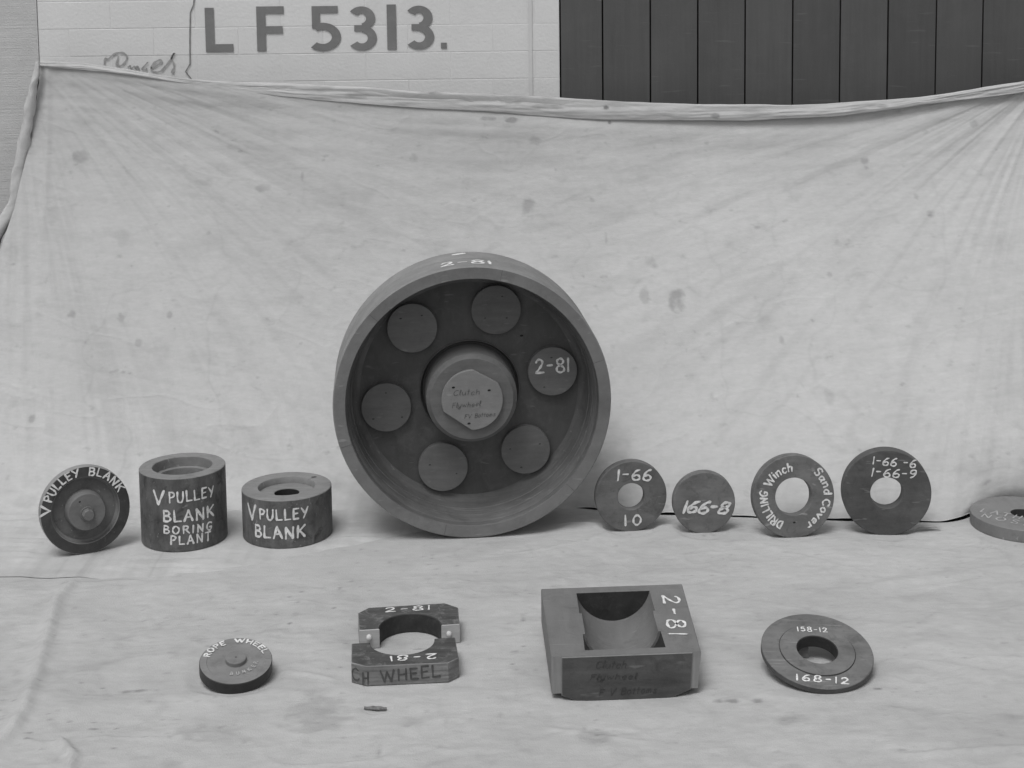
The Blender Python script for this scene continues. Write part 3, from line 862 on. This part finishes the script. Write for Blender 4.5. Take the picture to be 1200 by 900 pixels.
for k, (bx, by) in enumerate([(-.1266, .1462), (.0605, .1817), (.186, .0370), (.1236, -.1427), (-.0633, -.1755), (-.1877, -.0325)]):
    b = part('round_boss', lathe(fr, [(.0560, -.1180), (.0557, -.105), (.0547, -.1038), (0, -.1038)], 84, closed=False, centre=(bx, by)), 'boss', fly)
    hk = Ink()
    for j in range(2 + k % 2):
        a = rad(40 + 120 * j + 37 * k + rnd.uniform(-25, 25))
        rr_ = rnd.uniform(.030, .044)
        nail(bx + rr_ * math.cos(a), by + rr_ * math.sin(a), -.1038, hk, rnd.uniform(.0015, .0022))
    hk.make('nail_holes', 'annulus', b)
    if k == 2:
        ink = Ink()
        L, mf = on_line(fr, (.1478, .0345), (.2232, .0362), -.1038)
        ink.text('2-81', L, .0306, .0046, mf)
        ink.make('painted_lettering', 'white', b)
pen = Ink()
for txt, p0, p1, h in (('Clutch', (-.042, .0122), (.0157, .0128), .0118), ('Flywheel', (-.0449, -.0159), (.0169, -.0128), .0105), ('FV Bottoms', (-.0178, -.0405), (.0494, -.0366), .0092)):
    L, mf = on_line(fr, p0, p1, -.026)
    pen.text(txt, L, h, .0011, mf, slant=.25, gap=.14)
pen.make('pencilled_lettering', 'pencil', cap)
ink = Ink()
def on_rim(x, y, z):
    a = rad(90) - x / R_
    return fr((R_ + z) * math.cos(a), (R_ + z) * math.sin(a), -.085 + y)
# written round the rim, its feet toward the front
def on_rim2(x, y, z):
    return on_rim(x + R_ * rad(-11.8), -y * 1.0 + .052, z)
ink.text('2-81', R_ * rad(20.5), .036, .007, on_rim2)
ink2 = Ink()
ink2.stroke([(-.030, .060), (-.008, .066)], .012, lambda x, y, z: on_rim(x, -y + .0, z))
ink.make('painted_lettering', 'white', rim)
ink2.make('paint_mark', 'white', rim)
nl = Ink()
for (x_, y_) in ((-.075, -.060), (.118, .118)):
    nail(x_, y_, -.1172, nl, .0028)
nl.make('nail_holes', 'hole', web)

# ---- ring and disc patterns standing on edge along the back
def round_edge(R1, t, b=.0012):
    return [(R1 - b, -t), (R1, -t + b), (R1, -b), (R1 - b, 0)]
def ring_prof(R1, R0, t, b=.0012):
    return round_edge(R1, t, b) + [(R0 + b, 0), (R0, -b), (R0, -t + b), (R0 + b, -t)]
def stand_z(X, Y):
    return (X, Y, 0)

fr = standing(.254, 3.199, .0797, 7, 0, .0005)
o = thing('ring_pattern', (.254, 3.205, 0), 'grey ring pattern marked 1-66 above its hole and 10 below it', 'ring pattern', 'ring patterns standing on edge')
ring = part('ring', lathe(fr, ring_prof(.0797, .0302, .021), 112, wob=.0015), 'disc', o)
ink = Ink()
L, mf = on_line(fr, (-.0313, .0398), (.0432, .0340)); ink.text('1-66', L, .0245, .0042, mf)
L, mf = on_line(fr, (-.0157, -.0645), (.0212, -.0655)); ink.text('10', L, .0228, .0042, mf, gap=.45)
ink.make('painted_lettering', 'white', ring)

fr = standing(.413, 3.183, .0688, 3, 0, .0005)
o = thing('disc_pattern', (.413, 3.19, 0), 'plain grey disc without a hole marked 166-8 standing between two rings', 'disc pattern')
disc = part('disc', lathe(fr, round_edge(.0688, .022) + [(0, 0), (0, -.022)], 112, wob=.0015), 'disc', o)
ink = Ink()
L, mf = on_line(fr, (-.0487, -.0205), (.0500, -.0240)); ink.text('166-8', L, .0262, .0058, mf, slant=.35, gap=.12)
ink.make('painted_lettering', 'white', disc)

fr = standing(.605, 3.156, .0903, 6, 5.5, .0005)
o = thing('ring_pattern', (.605, 3.16, 0), 'grey ring with the widest hole lettered DRILLING Winch Sand Cover round it', 'ring pattern', 'ring patterns standing on edge')
ring = part('ring', lathe(fr, ring_prof(.0903, .0413, .026), 120, wob=.0015), 'disc', o)
ink = Ink()
L, mf = on_arc(fr, 245, 167, .0595); ink.text('DRILLING', L, .0165, .0033, mf, gap=.2)
L, mf = on_arc(fr, 155, 92, .0565); ink.text('Winch', L, .0185, .0032, mf, gap=.16)
L, mf = on_arc(fr, 48, 1, .0680); ink.text('Sand', L, .0170, .0034, mf, gap=.16)
L, mf = on_arc(fr, -7, -66, .0655); ink.text('Cover', L, .0165, .0034, mf, gap=.18)
ink.make('painted_lettering', 'white', ring)
nl = Ink(); nail(-.0005, -.0565, 0, nl, .0022); nl.make('nail_hole', 'hole', ring)

fr = standing(.807, 3.156, .0955, -5, 0, .0005)
o = thing('ring_pattern', (.807, 3.165, 0), 'darker ring pattern marked 1-66-6 over 1-66-9 above its hole', 'ring pattern', 'ring patterns standing on edge')
ring = part('ring', lathe(fr, ring_prof(.0955, .0350, .029), 120, wob=.0015), 'disc_dark', o)
ink = Ink()
L, mf = on_line(fr, (-.0318, .0640), (.0590, .0585)); ink.text('1-66 -6', L, .0170, .0031, mf, slant=.12)
L, mf = on_line(fr, (-.0336, .0385), (.0600, .0345)); ink.text('1-66-9', L, .0185, .0031, mf, slant=.12)
ink.make('painted_lettering', 'white', ring)

# ---- vee pulley disc at the far left
fr = standing(-.923, 3.104, .0938, 26, 5, -.0030)
o = thing('pulley_disc_pattern', (-.923, 3.11, 0), 'dark rimmed V PULLEY BLANK disc with raised hub and bolt standing at far left', 'pulley pattern')
rimp = part('rim', lathe(fr, [(.0926, -.027), (.0938, -.0255), (.0938, -.001), (.0928, 0), (.0722, 0), (.0712, -.001), (.0700, -.0135), (.0660, -.0165), (.0655, -.027)], 128, smats=[2, 2, 2, 1, 0, 0, 0, 0, 0]), ['rim', 'annulus', 'rim_edge'], o)
part('web', lathe(fr, [(.0658, -.026), (.0658, -.0167), (0, -.0167), (0, -.026)], 96), 'disc', o)
hubp = part('hub', lathe(fr, [(.0425, -.0168), (.0412, -.002), (.0405, .0), (.0392, .0165), (.0380, .0180), (0, .0180)], 96, closed=False), 'boss', o)
bolt = part('bolt', lathe(fr, [(.0120, .0170), (.0118, .0350), (.0118, .0385), (.0106, .0400), (0, .0400)], 8, closed=False, centre=(0, -.003)), 'boss', o, sharp=28)
part('washer', lathe(fr, [(.0152, .0172), (.0150, .0205), (.0142, .0215), (.0, .0215)], 40, closed=False, centre=(0, -.003)), 'boss', o)
nl = Ink(); nail(-.014, .024, .018, nl, .0018); nl.make('nail_hole', 'hole', hubp)
ink = Ink()
L, mf = on_arc(fr, 179, 165, .0735); ink.text('V', L, .0200, .0036, mf)
L, mf = on_arc(fr, 158, 97, .0752); ink.text('PULLEY', L, .0172, .0032, mf)
L, mf = on_arc(fr, 82, 23, .0752); ink.text('BLANK', L, .0172, .0033, mf)
ink.make('painted_lettering', 'white', rimp)

# ---- tall boring plant blank
def upright(cx, cy, R1, h, prof_in, name, label, mats, smats, z0=ZC):
    f_ = flat(cx, cy, z0)
    o = thing(name, (cx, cy, z0), label, 'pulley blank', 'pulley blanks standing upright')
    h -= z0
    base = [(R1 - .0015, 0), (R1, .0015), (R1, h - .0015), (R1 - .0015, h)]
    pr = base + [(r, h + z) for r, z in prof_in] + [(0, 0)]
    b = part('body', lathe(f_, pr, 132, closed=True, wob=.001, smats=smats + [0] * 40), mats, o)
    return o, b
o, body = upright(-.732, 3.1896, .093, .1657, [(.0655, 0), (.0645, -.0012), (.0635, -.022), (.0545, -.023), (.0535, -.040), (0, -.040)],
                  'pulley_blank_pattern', 'tallest cylinder, a streaked dark pulley blank lettered V PULLEY BLANK BORING PLANT', ['blank', 'lit_top'], [0, 0, 1, 1, 1, 1, 1, 1, 1])
ink = Ink()
cy_ = lambda a0, a1, z0, z1: on_cyl(-.732, 3.1896, .0930, a0, a1, z0, z1)
L, mf = cy_(-119, -103, .1075, .1090); ink.text('V', L, .0290, .0052, mf)
L, mf = cy_(-96, -34, .1145, .1145); ink.text('PULLEY', L, .0225, .0036, mf)
L, mf = cy_(-105, -36, .0722, .0705); ink.text('BLANK', L, .0245, .0044, mf)
L, mf = cy_(-105, -39, .0460, .0425); ink.text('BORING', L, .0165, .0034, mf, gap=.34)
L, mf = cy_(-96, -42, .0215, .0190); ink.text('PLANT', L, .0185, .0036, mf, gap=.3)
ink.make('painted_lettering', 'white', body)

# ---- low blank with a bored recess
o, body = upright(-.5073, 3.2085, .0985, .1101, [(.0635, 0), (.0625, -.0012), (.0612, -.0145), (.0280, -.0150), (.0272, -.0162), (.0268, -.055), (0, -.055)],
                  'pulley_blank_pattern', 'squat grey pulley blank with recessed bored top lettered V PULLEY BLANK', ['blank', 'lit_top', 'hole'], [0, 0, 1, 1, 1, 1, 1, 1, 2, 2, 2])
ink = Ink()
cy_ = lambda a0, a1, z0, z1: on_cyl(-.5073, 3.2085, .0985, a0, a1, z0, z1)
L, mf = cy_(-139, -124, .0610, .0625); ink.text('V', L, .0340, .0056, mf)
L, mf = cy_(-118, -55, .0668, .0690); ink.text('PULLEY', L, .0225, .0040, mf)
L, mf = cy_(-126, -60, .0255, .0275); ink.text('BLANK', L, .0255, .0047, mf)
ink.make('painted_lettering', 'white', body)
fr = flat(-.5073, 3.2085, .1101)
nl = Ink(); nail(.0528, .058, 0, nl, .0045); nl.make('peg_hole', 'hole', body)

# ---- lathe disc at the right edge of the picture
fr = flat(1.1231, 3.2061, .0281)
o = thing('lathe_disc_pattern', (1.1231, 3.2061, 0), 'flat grey disc lettered LATHE NOSE lying at the right edge', 'disc pattern')
body = part('disc', lathe(fr, [(.1114, -.0276), (.1129, -.0262), (.1129, -.0012), (.1117, 0), (.0272, 0), (.0262, -.001), (.0262, -.0276)], 128, smats=[0] * 4 + [1] * 3), ['box', 'hollow'], o)
ink = Ink()
L, mf = on_line(fr, (-.0925, .0130), (-.0040, -.0520)); ink.text('LATHE', L, .0240, .0030, mf, gap=.34)
L, mf = on_line(fr, (-.1010, -.0190), (-.0150, -.0860)); ink.text('NOSE', L, .0230, .0030, mf, gap=.40)
ink.make('painted_lettering', 'chalk', body)

# ---- rope wheel, propped toward the camera
fr = tilted((-.49229, 2.49825, .03461), 12.9887, 3.7767)
o = thing('rope_wheel_pattern', (-.49229, 2.49825, 0), 'small black edged ROPE WHEEL disc with a round centre boss lying propped', 'wheel pattern')
body = part('disc', lathe(fr, [(.0616, -.0205), (.0628, -.0193), (.0628, -.0012), (.0618, 0), (.0505, 0), (.0495, -.0009), (.0230, -.0009), (.0185, -.0006), (0, -.0006), (0, -.0205)], 112,
                            smats=[2, 2, 2, 1, 1, 1, 1, 1, 0, 0]), ['rim', 'lit_top', 'black'], o)
bs = part('boss', lathe(fr, [(.0182, -.0008), (.0178, .0058), (.0170, .0068), (0, .0068)], 64, closed=False), 'lit_top', o)
nl = Ink(); nail(0, 0, .0068, nl, .0013); nl.make('centre_hole', 'hole', bs)
ink = Ink()
L, mf = on_arc(fr, 174, 122, .0480); ink.text('ROPE', L, .0108, .0026, mf)
L, mf = on_arc(fr, 102, 27, .0490); ink.text('WHEEL', L, .0108, .0026, mf, gap=.2)
ink.make('painted_lettering', 'white', body)
ink = Ink()
L, mf = on_arc(fr, -95, -2, .0385, inward=True); ink.text('BUNKER', abs(L), .0070, .0016, mf, gap=.7)
ink.make('worn_lettering', 'chalk', body)

# ---- flat flange ring, propped toward the camera
fr = tilted((.52291, 2.50507, .03748), 15.6863, 2.0925)
o = thing('flange_ring_pattern', (.52291, 2.50507, 0), 'flat grey flange ring marked 158-12 and 168-12 lying propped at front right', 'ring pattern')
body = part('ring', lathe(fr, [(.0955, -.0115), (.0969, -.0102), (.0969, -.0012), (.0957, 0), (.0664, 0), (.0660, -.0014), (.0652, -.0012), (.0648, .0016), (.0362, .0016), (.0350, .0004), (.0350, -.0115)], 144,
                            smats=[1, 1, 0, 0, 1, 1, 1, 0, 2, 2, 0]), ['disc', 'disc_dark', 'hollow'], o)
collar = part('collar', lathe(fr, [(.0440, -.0112), (.0440, -.0220), (.0352, -.0220), (.0352, -.0112)], 80), 'hollow', o)
ink = Ink()
L, mf = on_line(fr, (-.0262, .0467), (.0265, .0450), .0016); ink.text('158-12', L, .0112, .0020, mf, gap=.34)
L, mf = on_line(fr, (-.0500, -.0775), (.0380, -.0845)); ink.text('168-12', L, .0150, .0028, mf, gap=.34, slant=.1, jit=.02)
ink.make('painted_lettering', 'white', body)

def prop_block(fr, lx, ly, t, w, dp, yaw, label):
    """a small packing block that carries the raised rear edge of a propped disc"""
    p = fr(lx, ly, -t)
    h = p.z - .0015
    f_ = flat(p.x, p.y, 0, yaw)
    slope = [h + ((fr(lx, ly + q_, -t)).z - p.z) for q_ in (-dp / 2, dp / 2)]
    v = []
    for sx in (-w / 2, w / 2):
        for sy, hh in ((-dp / 2, slope[0]), (dp / 2, slope[1])):
            v.append(f_(sx, sy, .0008)); v.append(f_(sx, sy, hh))
    f = [(0, 1, 3, 2), (4, 6, 7, 5), (0, 4, 5, 1), (2, 3, 7, 6), (1, 5, 7, 3), (0, 2, 6, 4)]
    b = link_mesh('packing_block', v, f, 'half_side', None, smooth=False, loc=(p.x, p.y, 0))
    b['label'] = label; b['category'] = 'wooden block'
    return b
prop_block(tilted((-.49229, 2.49825, .03461), 12.9887, 3.7767), .0, .036, .0205, .040, .018, 0, 'small wooden packing block under the raised rear edge of the rope wheel')
prop_block(tilted((.52291, 2.50507, .03748), 15.6863, 2.0925), -.028, .056, .0115, .045, .018, 0, 'small wooden packing block under the raised rear edge of the 168-12 flange ring')

# ---- the two clutch wheel halves
def half_block(outline, chord_a, chord_b, sag, centre_off, h, label, back):
    """outline runs round the block from chord_b's end to chord_a's end; the bore arc closes it"""
    a, b = Vector(chord_a), Vector(chord_b)
    mid = (a + b) / 2
    c = (b - a).length / 2
    ex = (b - a).normalized()
    ey = Vector((-ex.y, ex.x)) * (1 if back else -1)
    n = 40
    arc = []
    for i in range(n + 1):
        t = PI - PI * i / n
        arc.append(tuple(mid + ex * (c * math.cos(t)) + ey * (sag * math.sin(t))))
    pts = [tuple(p) for p in arc] + outline
    return pts, n
K1 = [(-.1065, 2.6334), (-.1120, 2.7085), (-.1379, 2.7300), (-.2810, 2.7125), (-.2985, 2.6890), (-.2889, 2.6113)]
pts, n = half_block(K1, (-.2522, 2.6158), (-.1400, 2.6293), .0600, 0, .037, '', True)
em = [1] * n + [2] + [3] * 4 + [3] + [2]
o1 = thing('clutch_half_pattern', (-.198, 2.67, 0), 'rear half of the split clutch wheel pattern with two pale dowels, marked 2-81', 'half pattern', 'split halves of the clutch wheel pattern')
blk = part('block', prism(pts, .0008, .037, bevel=.0013, edge_mats=em, top_mat=0), ['half_top', 'hollow', 'bare', 'half_side'], o1)
n1 = Vector((.0223, -.1824, 0)).normalized()
for (dx, dy, dz) in ((-.2712, 2.6136, .0235), (-.1262, 2.6310, .0205)):
    f_ = Frame((dx, dy, dz), (-n1.y, n1.x, 0), (0, 0, 1), n1)
    part('dowel', lathe(f_, [(.0048, 0), (.0047, .0045), (.0040, .0068), (.0022, .0080), (0, .0084)], 24, closed=False), 'pale', o1)
fr = flat(0, 0, .037)
ink = Ink()
L, mf = on_line(fr, (-.2470, 2.6895), (-.1640, 2.6995)); ink.text('2-81', L, .0200, .0034, mf, gap=.3)
ink.make('painted_lettering', 'white', blk)
K2 = [(-.2966, 2.5564), (-.2890, 2.4790), (-.2624, 2.4640), (-.1209, 2.4745), (-.1035, 2.4935), (-.1128, 2.5771)]
pts, n = half_block(K2, (-.1498, 2.5729), (-.2640, 2.5601), .0585, 0, .037, '', True)
em = [1] * n + [2] + [3] * 5 + [2]
o2 = thing('clutch_half_pattern', (-.2, 2.515, 0), 'front half of the split clutch wheel pattern with dark CH WHEEL on its edge', 'half pattern', 'split halves of the clutch wheel pattern')
blk = part('block', prism(pts, .0008, .037, bevel=.0013, edge_mats=em, top_mat=0), ['half_top', 'hollow', 'bare', 'half_side'], o2)
ink = Ink()
L, mf = on_line(fr, (-.1440, 2.5105), (-.2235, 2.5010)); ink.text('2-81', L, .0195, .0034, mf, gap=.3)
ink.make('painted_lettering', 'white', blk)
def wall_frame(p0, p1):
    a, b = Vector((*p0, 0)), Vector((*p1, 0))
    r = (b - a).normalized()
    return Frame(a, r, (0, 0, 1), r.cross(Vector((0, 0, 1))))
ink = Ink()
f1 = wall_frame((-.2624, 2.4640), (-.1209, 2.4745))
L, mf = on_line(f1, (-.0062, .0060), (.0040, .0062)); ink.text('H', L, .0215, .0026, mf)
L, mf = on_line(f1, (.0255, .0080), (.1270, .0125)); ink.text('WHEEL', L, .0205, .0030, mf, gap=.2)
ink.make('brushed_lettering', 'dark_brush', blk)
ink = Ink()
f2 = wall_frame((-.2890, 2.4790), (-.2624, 2.4640))
L, mf = on_line(f2, (.0010, .0075), (.0165, .0080)); ink.text('C', L, .0215, .0026, mf)
ink.make('brushed_lettering', 'dark_brush', blk)

# ---- core box
bx_o, yaw_ = (.0556, 2.3993), 3.3
fr = flat(bx_o[0], bx_o[1], 0, yaw_)
o = thing('core_box_pattern', (.18, 2.55, 0), 'heavy grey rectangular core box open on top with a half round trough, marked 2-81', 'core box')
HT = .079
def half_w(t):
    return .1266 + .0062 * t / .29
def cx_(t):
    return .1266 + .0117 * t / .29
sections = [(.0008, None), (.0215, None), (.0215, (.0690, .0570)), (.0860, (.0680, .0565)), (.0860, (.0640, .0520)), (.1730, (.0640, .0520)), (.1730, (.0683, .0555)), (.2640, (.0683, .0555)), (.2640, None), (.2900, None)]
v, f, fm = [], [], []
NA = 36
def section(t, tr):
    w, c = half_w(t), cx_(t)
    pts = [(c - w, .0145), (c - w, HT - .0015), (c - w + .0015, HT)]
    hc, sg_ = tr if tr else (.066, 1e-5)
    r_ = (hc * hc + sg_ * sg_) / (2 * sg_) if tr else None
    off = .010 if t > .1 else .0105
    for i in range(NA + 1):
        if tr:
            amax = math.asin(min(1, hc / r_))
            a = -amax + 2 * amax * i / NA
            pts.append((c + r_ * math.sin(a), HT + (r_ - sg_) - r_ * math.cos(a)))
        else:
            pts.append((c - hc + 2 * hc * i / NA, HT))
    pts += [(c + w - .0015, HT), (c + w, HT - .0015), (c + w - .0055, .0145), (c + .094, .0145), (c + .094, .006), (c - .094, .006), (c - .094, .0145)]
    return pts
allp = [section(t, tr) for t, tr in sections]
n = len(allp[0])
for (t, tr), pts in zip(sections, allp):
    for (x_, z_) in pts:
        v.append(fr(x_, t, z_))
for sidx in range(len(sections) - 1):
    for i in range(n):
        j = (i + 1) % n
        a, b = sidx * n, (sidx + 1) * n
        f.append((a + i, a + j, b + j, b + i))
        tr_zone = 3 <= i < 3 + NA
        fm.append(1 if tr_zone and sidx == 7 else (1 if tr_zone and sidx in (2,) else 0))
f.append(tuple(range(n))); fm.append(2)
f.append(tuple(reversed(range((len(sections) - 1) * n, len(sections) * n)))); fm.append(0)
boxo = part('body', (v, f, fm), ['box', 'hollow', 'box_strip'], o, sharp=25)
plate_pts = [(.0165, .0115), (.0460, .0), (.2010, .0), (.2350, .0135), (.2385, HT - .0005), (.0170, HT - .0005)]
ff = wall_frame((.0556, 2.3993), (.3084, 2.4139))
pl_ = prism(plate_pts, -.014, .0022, Frame(ff.o, ff.r, (0, 0, 1), ff.n), bevel=.001, top_mat=1)
pf = part('end_plate', pl_, ['box', 'box_front'], o, smooth=False)
fb = wall_frame((.3094, 2.7040), (.0446, 2.6893))
part('end_plate', prism([(.014, .012), (.046, 0), (.209, 0), (.236, .012), (.238, HT - .003), (.016, HT - .003)], -.014, .0015, Frame(fb.o, fb.r, (0, 0, 1), fb.n), bevel=.001, top_mat=1), ['box', 'box_front'], o, smooth=False)
fr = flat(0, 0, HT)
ink = Ink()
L, mf = on_line(fr, (.2670, 2.6500), (.2625, 2.4800)); ink.text('2-81', L, .0305, .0046, mf, gap=.34)
ink.make('painted_lettering', 'white', boxo)
pen = Ink()
for txt, p0, p1, h in (('Clutch', (.0735, .0577), (.1250, .0572), .0115), ('Flywheel', (.0640, .0374), (.1415, .0367), .0100), ('F V Bottoms', (.0790, .0090), (.1760, .0113), .0115)):
    L, mf = on_line(ff, p0, p1, .0022)
    pen.text(txt, L, h, .0014, mf, slant=.3, gap=.16)
pen.make('pencilled_lettering', 'pencil_dark', pf)

# ---- chip on the cloth and the pale scrap by the last ring
vs_, fs_ = [], []
for i in range(9):
    a = i / 8
    w = .0045 * math.sin(PI * min(max(a, .06), .94)) ** .5 * (1 + .4 * (rnd.random() - .5))
    hh = .0045 * (1 + .6 * (rnd.random() - .5)) * math.sin(PI * min(max(a, .1), .9)) ** .5
    cx, cyy = -.2387 + (a - .5) * .038, 2.3766 - (a - .5) * .004
    for k in range(6):
        t = 2 * PI * k / 6
        vs_.append((cx, cyy + w * math.cos(t), .0035 + hh * math.sin(t) * .8 + .001))
for i in range(8):
    for k in range(6):
        fs_.append((i * 6 + k, i * 6 + (k + 1) % 6, (i + 1) * 6 + (k + 1) % 6, (i + 1) * 6 + k))
fs_.append(tuple(range(6))[::-1]); fs_.append(tuple(48 + k for k in range(6)))
c = link_mesh('wood_chip', vs_, fs_, 'chip', None, loc=(-.2387, 2.3766, 0), sharp=20)
c['label'] = 'small rough chip of bark lying on the ground cloth near the front'; c['category'] = 'chip'
vs_, fs_ = [], []
for i in range(9):
    for j in range(4):
        a, b = i / 8, j / 3
        xx_ = .868 + a * .062
        vs_.append((xx_, 3.158 + b * .020 * math.sin(PI * min(max(a, .08), .92)) + .012 * a, .006 + .010 * math.sin(a * PI) * (1 - b * .35) + .002 * math.sin(a * 9)))
for i in range(8):
    for j in range(3):
        fs_.append((i * 4 + j, (i + 1) * 4 + j, (i + 1) * 4 + j + 1, i * 4 + j + 1))
top_n = len(vs_)
vs_ += [(a, b, c_ - .001) for a, b, c_ in vs_]
fs_ += [tuple(top_n + q_ for q_ in reversed(ff_)) for ff_ in fs_[:24]]
c = link_mesh('paper_scrap', vs_, fs_, 'pale', None, loc=(.90, 3.165, 0), sharp=60)
c['label'] = 'curled pale scrap lying at the foot of the dark 1-66-6 ring'; c['category'] = 'scrap'
